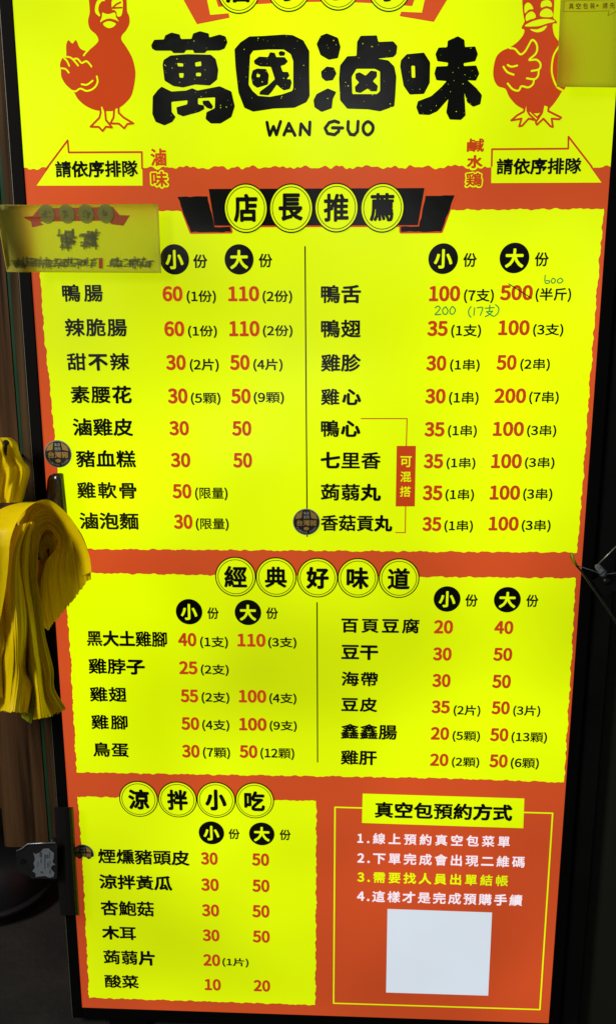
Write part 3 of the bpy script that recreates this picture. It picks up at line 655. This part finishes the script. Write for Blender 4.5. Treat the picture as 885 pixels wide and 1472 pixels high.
blur(304, 188, 378, 272, 44, 18, 18, ['paper_dark', 'paper_dark', 'paper_mid']); blur(424, 188, 494, 262, 44, 18, 18, ['paper_dark', 'paper_dark', 'paper_mid'])
blur(70, 326, 490, 368, 170, 15, 11, ['paper_mid', 'paper_mid', 'paper_dark']); blur(555, 326, 775, 366, 90, 15, 11, ['paper_mid', 'paper_mid', 'paper_dark'])
a.shape(([S(505, 322), S(526, 322), S(526, 376), S(505, 376)], [[0, 1, 2, 3]]), M['paper_red'], 5)
kid(a, 'blurred_print', sg)

# notice at the upper right
P2 = sheet('b', 0, [(806.5, -30), (960, -34), (955, 126.5), (799.5, 124.5)], lambda s, t: -0.014 - 0.003 * math.sin(2.2 * t + s), None)
pl2 = sign_place(P2)
nt2 = root('notice_card', 'dull yellow card notice with a red boxed line at the upper right corner', 'notice', tuple(P2(.3, 1)))
kid(grid_card(pl2, M['paper'], 16, 16), 'card', nt2)
def S2_(x, y):
    px, py = Q('qr', x, y); t = (py + 31) / 157; l = 806.5 - 7 * t; r = 960 - 5 * t
    return ((px - l) / (r - l), t)
a = Flat(pl2); ru = lambda pts: [S2_(x, y) for x, y in pts]
def thin(pts, w=0.0022):
    for p, q in zip(pts, pts[1:]):
        d = Vector((q[0] - p[0], q[1] - p[1])); nn = Vector((-d.y, d.x)).normalized() * w
        for k in range(6):
            b0 = Vector(p) + d * (k / 6); b1 = Vector(p) + d * ((k + 1) / 6)
            a.shape(([tuple(b0 + nn), tuple(b0 - nn), tuple(b1 - nn), tuple(b1 + nn)], [[0, 1, 2, 3]]), M['paper_red'], 1)
thin(ru([(215, 148), (220, 10), (1300, 0), (1290, 145), (900, 147), (775, 208), (795, 147), (215, 148)]))
x = 275
for ch in '真空包裝・請先':
    s0, t0 = S2_(x, 122 if ch != '・' else 95); s1, t1 = S2_(x + (66 if ch != '・' else 28), 45 if ch != '・' else 68)
    b_ = Flat(lambda u, v, d: (u, v, d)); b_.text(ch, (s0, s1, -t0, -t1), M['paper_red'], 2, .022, 8, False)
    a.add([pl2(u, -v, 0.0012 + d) for u, v, d in b_.v], b_.f, M['paper_red']); x += 90 if ch != '裝' and ch != '・' else 80
kid(a, 'red_print', nt2)

# ================================================================== LEFT: post, nail, bags, clips
X0 = -HW - FW - 0.0016
zb = at(70, 1212, 0.02).z
post = root('wooden_post', 'brown wooden post of two planks with a green line along the left of the board', 'post', (X0 - 0.09, 0.03, zb))
def pk(a, name): return kid(a, name, post)
a = MB(); a.box((X0 - 0.30, 0.004, -0.034), (X0 - 0.0165, 0.045, 1.6), M['wood'], 0.002)
a = MB(); a.box((X0 - 0.085, 0.006, zb), (X0 - 0.0165, 0.045, 1.6), M['wood'], 0.002); pk(a, 'plank')
a = MB(); a.box((X0 - 0.0125, 0.002, zb + 0.01), (X0, 0.045, 1.6), M['wood2'], 0.0015); pk(a, 'narrow_plank')
a = MB(); a.box((X0 - 0.0163, 0.0045, zb + 0.012), (X0 - 0.0127, 0.04, 1.6), M['green_tape']); pk(a, 'green_line')
zz = at(0, 1088, 0.1).z; zl = at(0, 1163, 0.1).z
sh = root('low_shelf', 'low dark wooden shelf with a pale top edge behind the post at lower left', 'shelf', (-0.7, 0.11, -0.034))
a = MB(); a.box((-0.90, 0.10, zl), (X0 - 0.10, 0.13, zz - 0.002), M['wood'], 0.002); kid(a, 'front_board', sh)
a = MB(); a.box((-0.90, 0.095, zz - 0.0018), (X0 - 0.098, 0.30, zz + 0.0015), M['edge'], 0.0005); kid(a, 'top_strip', sh)
a = MB(); a.box((-0.89, 0.131, -0.034), (-0.85, 0.29, zz - 0.002), M['wood'], 0.002); kid(a, 'leg', sh)
# shiny tin behind the bags
c = at(-4, 1052, 0.09)
tin = root('tin_bowl', 'shiny tin bowl just showing under the hanging yellow bags at the left edge', 'bowl', (c.x, 0.13, zz + 0.0016))
a = MB(); a.lathe([(0.006, 0.0), (0.022, 0.0), (0.030, 0.02), (0.033, 0.042), (0.035, 0.043), (0.033, 0.0405), (0.028, 0.022), (0.02, 0.003), (0.002, 0.0022)], (0, 0, 0), M['tin']); a.build('bowl_body', tin)

# bags ------------------------------------------------------------
def ruled(outer, inner, Yf, layers, n=10, saw=0.0015, seed=1, ragged=0, back=None, m='bag', per=4, ragged2=None):
    """a pack of film edges: the strip between two paths, stepped layer by layer in depth, with the outer and inner faces running back"""
    rn = random.Random(seed); A = catmull(outer, n, False); B = catmull(inner, n, False); L = len(A); nu = layers * per; V = []; F = []
    off = [rn.uniform(-1, 1) * saw for _ in range(layers + 1)]; rg = [rn.uniform(0, 1) for _ in range(nu + 1)]; ph = [rn.uniform(-.35, .35) for _ in range(layers + 1)]
    for i in range(L):
        t = i / (L - 1)
        for j in range(nu + 1):
            ly = min(j // per, layers - 1); u = (ly + (j % per) / per if j < nu else layers) / layers
            u2 = min(1, max(0, u + 0.35 / layers * math.sin(9 * t + ph[ly] * 9) * (0 if j in (0, nu) else 1)))
            x = A[i][0] + (B[i][0] - A[i][0]) * u2; y = A[i][1] + (B[i][1] - A[i][1]) * u2
            if i == 0 and ragged: y += ragged * rg[j]
            if i == L - 1 and (ragged if ragged2 is None else ragged2): y += (ragged if ragged2 is None else ragged2) * rg[j]
            fr_ = (j % per) / per
            d = off[ly] + saw * (1.0 - 2.0 * abs(fr_ - 0.30)) + 0.3 * saw * math.sin(13 * t + ly)
            V.append(at(x, y, Yf(u, t) - d))
    w = nu + 1
    for i in range(L - 1):
        for j in range(nu): F.append([i * w + j, i * w + j + 1, (i + 1) * w + j + 1, (i + 1) * w + j])
    if back:
        for j0 in (0, nu):
            o0 = len(V)
            for k in range(1, 5):
                for i in range(L):
                    p = V[i * w + j0]; V.append(p + Vector(back) * (k / 4) + Vector((0.002 * math.sin(i * .7 + k), 0, 0.002 * math.sin(i * .5))))
            ix = lambda k, i: i * w + j0 if k == 0 else o0 + (k - 1) * L + i
            for k in range(4):
                for i in range(L - 1): F.append([ix(k, i), ix(k, i + 1), ix(k + 1, i + 1), ix(k + 1, i)])
    a = MB(); a.add(V, F, M[m], True); return a
YB = -0.105
bun = root('plastic_bag_bundle', 'large bundle of yellow plastic bags folded over in an arch with long hanging tails', 'plastic bags', tuple(at(30, 1030, YB)), 'yellow plastic bags hung left of the board')
bk = lambda a, name: kid(a, name, bun)
BACK = (-0.045, 0.085, -0.024)
bk(ruled([(131,828),(130,812),(128,797),(123,780),(114,762),(94,736),(70,722),(42,731),(33,763),(36,800),(42,862),(50,925),(58,975),(62,1000),(76,1026)],
         [(69,903),(63,872),(59,842),(66,808),(80,790),(82,775),(71,762),(61,769),(56,790),(54,830),(60,870),(66,915),(77,960),(79,990),(95,1017)],
         lambda u, t: YB + 0.028 * u * (1 if t < .45 else max(0, 1 - (t - .45) * 4)) - 0.006 * math.sin(math.pi * u), 14, saw=0.0019, ragged=5, back=BACK, seed=2, ragged2=4), 'bag_fold')
bk(ruled([(43,748),(30,772),(25,810),(32,880),(40,950),(50,1000),(47,1034)], [(52,752),(44,776),(42,830),(52,890),(60,950),(64,1000),(74,1029)],
         lambda u, t: YB - 0.010 - 0.024 * math.sin(math.pi * u) - 0.006 * math.sin(7 * t + 1), 7, ragged=1.5, saw=0.0011, seed=3, back=BACK), 'bag_tail')
bk(ruled([(30,752),(13,790),(2,850),(4,900),(8,922),(0,962),(-3,1020)], [(46,750),(33,795),(38,850),(40,903),(37,962),(46,984),(40,1024)],
         lambda u, t: YB - 0.024 - 0.026 * math.sin(math.pi * u) - 0.009 * math.sin(12 * t + 2 * u) * t, 14, ragged=3, seed=5, back=BACK, saw=0.0011), 'bag_tail')
bk(ruled([(38,905),(40,945),(43,985),(42,1010),(31,1030)], [(46,905),(48,945),(51,985),(51,1014),(45,1039)],
         lambda u, t: YB - 0.016 - 0.004 * math.sin(math.pi * u), 2, ragged=2, seed=6, m='bag_olive_glint', saw=0.0008, back=(-0.01, 0.03, 0)), 'bag_tail')
bk(ruled([(-40,850),(-42,900),(-45,960),(-45,1015)], [(4,850),(8,922),(3,950),(5,1000)], lambda u, t: YB - 0.03 - 0.014 * math.sin(math.pi * u), 9, ragged=6, seed=8, back=BACK), 'bag_tail')
# the outermost bag: a smooth sheet arching over the pack
ed = catmull([(132,822),(128,797),(117,770),(99,741),(70,718.5),(44,727),(25,750),(15,778),(13,805),(8,850),(-2,905)], 8, False)
V = []; F = []; K = 12; Le = len(ed)
for i, (x, y) in enumerate(ed):
    t = i / (Le - 1)
    for k in range(K + 1):
        s = k / K
        if t < 0.46:
            p = at(x, y, YB - 0.020 + 0.04 * s) + Vector((-0.022 * s, 0, -0.010 * s))
        else:
            w = (t - 0.46) / 0.54
            p = at(x - (10 + 70 * w ** .5) * s, y - (4 * min(1, w * 3)) * s + 6 * w * math.sin(3 * s), YB - 0.040 * min(1, w * 3) + (0.07 * (1 - min(1, w * 2)) + 0.012 * math.sin(5 * s + 3 * t) ) * s - 0.02)
        V.append(p)
for i in range(Le - 1):
    for k in range(K): F.append([i * (K + 1) + k, i * (K + 1) + k + 1, (i + 1) * (K + 1) + k + 1, (i + 1) * (K + 1) + k])
a = MB(); a.add(V, F, M['bag'], True); bk(a, 'outer_bag')
# rolled-up core seen in the hollow of the fold
a = ruled([(57,800),(58,783),(66,768),(76,772),(79,792),(76,825),(70,860)], [(66,815),(66,800),(68,790),(71,790),(72,800),(71,820),(68,850)], lambda u, t: YB + 0.035 + 0.01 * u, 4, seed=11, back=(-0.02, 0.04, 0)); bk(a, 'rolled_core')

# small bundle folded over the nail
sb = root('plastic_bag_bundle', 'small folded wad of yellow plastic bags pinned by a nail to the post', 'plastic bags', tuple(at(10, 715, -0.05)), 'yellow plastic bags hung left of the board')
right = catmull([(2,629),(16,629.5),(25,637),(28,648),(34,662),(42,671),(43,682),(39,698),(33,722)], 6, False)
rn = random.Random(12); V = []; F = []; K = 46; L = len(right)
for i, (x, y) in enumerate(right):
    t = i / (L - 1)
    for k in range(K + 1):
        s = k / K; xx = x + (-55 - x) * s; yy = y + (650 + 80 * t - y) * s * (0.4 if t < .25 else 1) * .25
        fold = math.sin((s * 30 + 5 * t) + 1.3 * math.sin(6 * t)) * 0.0045 * min(1, t * 2.2) + math.sin(s * 67 - 4 * t) * 0.002 * min(1, t * 3)
        rim = 0.034 * (1 - min(1, s * 9)) ** 2
        V.append(at(xx, yy, -0.045 - 0.010 * math.sin(min(1, s * 3) * 1.57) + fold + rim - (0.010 if t < .30 else 0.010 * max(0, 1 - (t - .30) * 8))))
for i in range(L - 1):
    for k in range(K): F.append([i * (K + 1) + k, i * (K + 1) + k + 1, (i + 1) * (K + 1) + k + 1, (i + 1) * (K + 1) + k])
a = MB(); a.add(V, F, M['bag'], True); kid(a, 'folded_film', sb)
nl = at(9, 637, -0.072)
nail = root('nail', 'dark iron nail sticking out of the small wad of yellow bags', 'nail', (nl.x, 0.006, nl.z))
a = MB(); q = at(7, 659, -0.052)
a.tube([nl, nl.lerp(q, .5), q, (q.x, 0.007, q.z - 0.004)], 0.0021, M['nail']); kid(a, 'shank', nail)
a = MB(); d = (nl - q).normalized(); a.tube([nl, nl + d * 0.001, nl + d * 0.002], [0.0036, 0.0040, 0.0034], M['nail'], 14); kid(a, 'head', nail)

# bulldog clips -----------------------------------------------------
def clip_curve(mb, prof, y0, y1, m, th=0.0012):
    """sheet metal bent along a profile (pixels), running in depth"""
    pts = catmull(prof, 6, False); V = []; F = []; n = len(pts)
    for yy in (y0, y1):
        for i, (x, y) in enumerate(pts):
            p = at(x, y, y0); q = at(*pts[min(i + 1, n - 1)], y0) - at(*pts[max(i - 1, 0)], y0); nn = Vector((-q.z, 0, q.x)).normalized() * th
            V += [(p.x + nn.x, yy, p.z + nn.z), (p.x - nn.x, yy, p.z - nn.z)]
    o = 2 * n
    for i in range(n - 1):
        a_, b_, c_, d_ = 2 * i, 2 * i + 1, 2 * i + 2, 2 * i + 3
        F += [[a_, c_, c_ + o, a_ + o], [b_, b_ + o, d_ + o, d_], [a_, b_, d_, c_], [a_ + o, c_ + o, d_ + o, b_ + o]]
    F += [[0, o, o + 1, 1], [2 * n - 2, 2 * n - 1, 2 * n - 1 + o, 2 * n - 2 + o]]
    mb.add(V, F, m, True)
CG = 'bulldog clips gripping the board edges'
k1 = root('bulldog_clip', 'wide black bulldog clip with a worn paper label on its handle at lower left', 'clip', tuple(at(97, 1316, -0.015)), CG)
kc = lambda a, name, par=None: kid(a, name, par or k1)
YJ = -0.014
V = []; F = []; prof = [(-16, 0.010), (-14.5, 0.0), (-9, -0.004), (0, -0.006), (6, -0.005), (9, -0.002), (11, 0.003), (11.8, 0.0085)]
for j, (cx_, cy_) in enumerate([(94, 1161), (98, 1240), (103, 1316)]):
    for dx, dy in prof: V.append(at(cx_ + dx, cy_, YJ + dy))
    for dx, dy in prof: p = at(cx_ + dx * .93, cy_, YJ + dy); V.append(p + Vector((0, 0.0016, 0)))
n = len(prof)
for j in range(2):
    b0, b1 = j * 2 * n, (j + 1) * 2 * n
    for i in range(n - 1): F += [[b0 + i, b0 + i + 1, b1 + i + 1, b1 + i], [b0 + n + i, b1 + n + i, b1 + n + i + 1, b0 + n + i + 1]]
    F += [[b0, b1, b1 + n, b0 + n], [b0 + n - 1, b0 + 2 * n - 1, b1 + 2 * n - 1, b1 + n - 1]]
for b0 in (0, 4 * n): F += [[b0 + i, b0 + n + i, b0 + n + i + 1, b0 + i + 1] for i in range(n - 1)]
a = MB(); a.add(V, F, M['blacksteel'], False)
a.tube([at(102.5, 1161, YJ - 0.001), at(107, 1240, YJ - 0.001), at(112, 1315, YJ - 0.001)], 0.0011, M['blacksteel'])
kc(a, 'jaw')
cl = lambda pts, Y: [at(*Q('cl', x, y), Y) for x, y in pts]
hp = [(163,228),(215,207),(275,160),(560,146),(560,500),(310,497),(280,462),(190,437),(165,402)]
hole = [(235 + 34 * math.cos(k * math.pi / 8), 336 + 34 * math.sin(k * math.pi / 8)) for k in range(16)]
YH = -0.028
bm = bmesh.new()
v2, f2 = fill2d([[(p.x, p.z) for p in cl(catmull(hp, 1), YH)], [(p.x, p.z) for p in cl(hole, YH)]])
a = MB(); a.add([(x, YH + 0.012 * (0.5 - abs(0)) * 0, z) for x, z in v2], f2, M['steel']); a.add([(x, YH + 0.0014, z) for x, z in v2], [q_[::-1] for q_ in f2], M['steel'])
ro = cl(hp, YH)
for lp in (ro, cl(hole, YH)):
    for i in range(len(lp)):
        p, q = lp[i - 1], lp[i]; a.add([p, q, q + Vector((0, 0.0014, 0)), p + Vector((0, 0.0014, 0))], [[0, 1, 2, 3]], M['steel'])
a.tube(cl([(165,226),(215,206),(275,158),(400,151),(545,147)], YH - 0.0005), 0.0013, M['wire'])  # top flange in brighter metal, its highlight put into the colour
hd = kc(a, 'handle')
a = MB(); lb = [(330,240),(350,258),(395,240),(425,205),(480,200),(500,225),(530,245),(528,300),(515,335),(545,360),(512,370),(500,400),(535,440),(528,478),(490,490),(440,470),(350,482),(352,445),(318,425),(345,390),(330,350),(345,305)]
v2, f2 = fill2d([[(p.x, p.z) for p in cl(lb, YH - 0.0008)]]); a.add([(x, YH - 0.0008, z) for x, z in v2], f2, M['label'])
for cx_, y0, y1, w in ((400,235,290,22),(402,300,345,8),(440,258,405,7),(452,262,300,6),(468,260,300,9),(485,235,300,6),(470,340,395,9),(490,320,390,5),(372,330,392,4),(410,425,445,24),(490,410,450,10)):
    v2, f2 = fill2d([[(p.x, p.z) for p in cl([(cx_ - w / 2, y0), (cx_ + w / 2, y0 + 3), (cx_ + w / 2 - 1, y1), (cx_ - w / 2 + 1, y1 - 4)], YH - 0.0012)]]); a.add([(x, YH - 0.0012, z) for x, z in v2], f2, M['ink'])
a.build('label_remnant', hd)
a = MB(); a.tube([at(76, 1205, -0.012), at(78, 1232, -0.020), at(80, 1264, -0.012)], 0.004, M['steel']); kc(a, 'spring')

k2 = root('bulldog_clip', 'dark curved clip behind the yellow bags below the round sticker at the left edge', 'clip', tuple(at(84, 735, -0.01)), CG)
V = []; F = []; R = 12
tp = [(68.5,690),(71,684),(77,681),(84,680.2),(88.5,680),(91.5,681)]; bt = [(64,742),(68,742),(77,742),(87,742),(94,742),(97.5,742)]
dep = [0.0, -0.008, -0.014, -0.016, -0.013, -0.002]
for j in range(7):
    s = j / 6
    for q0, q1, dd in zip(tp, bt, dep): V.append(at(q0[0] + (q1[0] - q0[0]) * s, q0[1] + (q1[1] - q0[1]) * s, -0.010 + dd))
for j in range(6):
    for i in range(5): F.append([j * 6 + i, j * 6 + i + 1, (j + 1) * 6 + i + 1, (j + 1) * 6 + i])
bm = bmesh.new(); vs = [bm.verts.new(v) for v in V]
for f_ in F: bm.faces.new([vs[i] for i in f_])
bmesh.ops.solidify(bm, geom=list(bm.faces), thickness=0.0012)
a = MB(); a.bm(bm, M['bright_steel'], True); kid(a, 'jaw', k2)
a = MB(); a.slab([at(x, y, -0.016) for x, y in [(40,722),(72,716),(74,752),(42,760)]], 0.0016, M['steel']); kid(a, 'handle', k2)

k3 = root('bulldog_clip', 'dark clip seen from its side with a wire loop, at the right edge', 'clip', tuple(at(846, 850, -0.03)), CG)
a = MB(); clip_curve(a, [(821.5,797),(824,806),(828,813),(837,824),(850,843),(866,866),(889,901)], -0.040, -0.033, M['steel'], 0.0012)
a.tube([at(821.2,796.5,-0.041), at(824,806,-0.041), at(827.5,812.5,-0.041)], 0.0017, M['bag_olive_glint']); kid(a, 'jaw', k3)  # lip tube in greenish film: yellow-green reflection painted on the jaw tip
a = MB(); a.slab([at(x, y, -0.034) for x, y in [(847,836.5),(858,832),(868,827.5),(892,824),(892,848),(878,851),(872,855),(862,860)]], 0.0014, M['post_black']); ck = kid(a, 'cheek_plate', k3)
a = MB(); rv = at(871.5, 836, -0.0355); a.lathe([(0.0001, -0.0012), (0.002, -0.0012), (0.0036, -0.0004), (0.0046, 0.0010)], rv, M['blacksteel'], 20, 'Y'); a.build('rivet', ck)
a = MB(); a.tube([at(829,813,-0.037), at(838,816,-0.038), at(850,820,-0.038), at(862,824.5,-0.039), at(872,825.5,-0.039), at(892,822.5,-0.039)], 0.0008, M['wire'])
a.tube([at(858,812.5,-0.040), at(872,798.5,-0.041), at(895,775,-0.042)], 0.0009, M['wire']); kid(a, 'wire_loop', k3)
a = MB(); a.tube([at(x, y, -0.043) for x, y in [(855.5,813),(858,814.5),(862,819),(866,824),(868,829)]], [0.0022, 0.0040, 0.0043, 0.0050, 0.0026], M['glue'], 7); kid(a, 'spring', k3)

# round dark tub on the ground, lower left
ty = 0.0
while at(20, 1338, ty).z > -0.034 and ty < 0.5: ty += 0.002
ty += 0.085
c = at(2, 1300, ty)
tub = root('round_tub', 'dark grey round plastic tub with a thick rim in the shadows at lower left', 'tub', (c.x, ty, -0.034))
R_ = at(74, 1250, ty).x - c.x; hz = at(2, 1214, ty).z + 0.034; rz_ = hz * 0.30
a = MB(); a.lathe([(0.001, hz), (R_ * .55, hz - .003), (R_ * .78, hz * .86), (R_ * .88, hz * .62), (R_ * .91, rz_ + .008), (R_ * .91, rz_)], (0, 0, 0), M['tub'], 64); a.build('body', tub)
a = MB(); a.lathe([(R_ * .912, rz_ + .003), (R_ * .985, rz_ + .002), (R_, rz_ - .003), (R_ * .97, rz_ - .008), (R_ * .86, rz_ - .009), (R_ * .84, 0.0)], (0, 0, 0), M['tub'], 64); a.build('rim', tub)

# ================================================================== RIGHT: black post and grey board
X1 = HW + FW + 0.002
a = MB(); a.box((X1, 0.004, -0.034), (X1 + 0.030, 0.06, 1.6), M['post_black'], 0.003)
a.build('black_post', label='narrow black upright right beside the right edge of the menu board', category='post')
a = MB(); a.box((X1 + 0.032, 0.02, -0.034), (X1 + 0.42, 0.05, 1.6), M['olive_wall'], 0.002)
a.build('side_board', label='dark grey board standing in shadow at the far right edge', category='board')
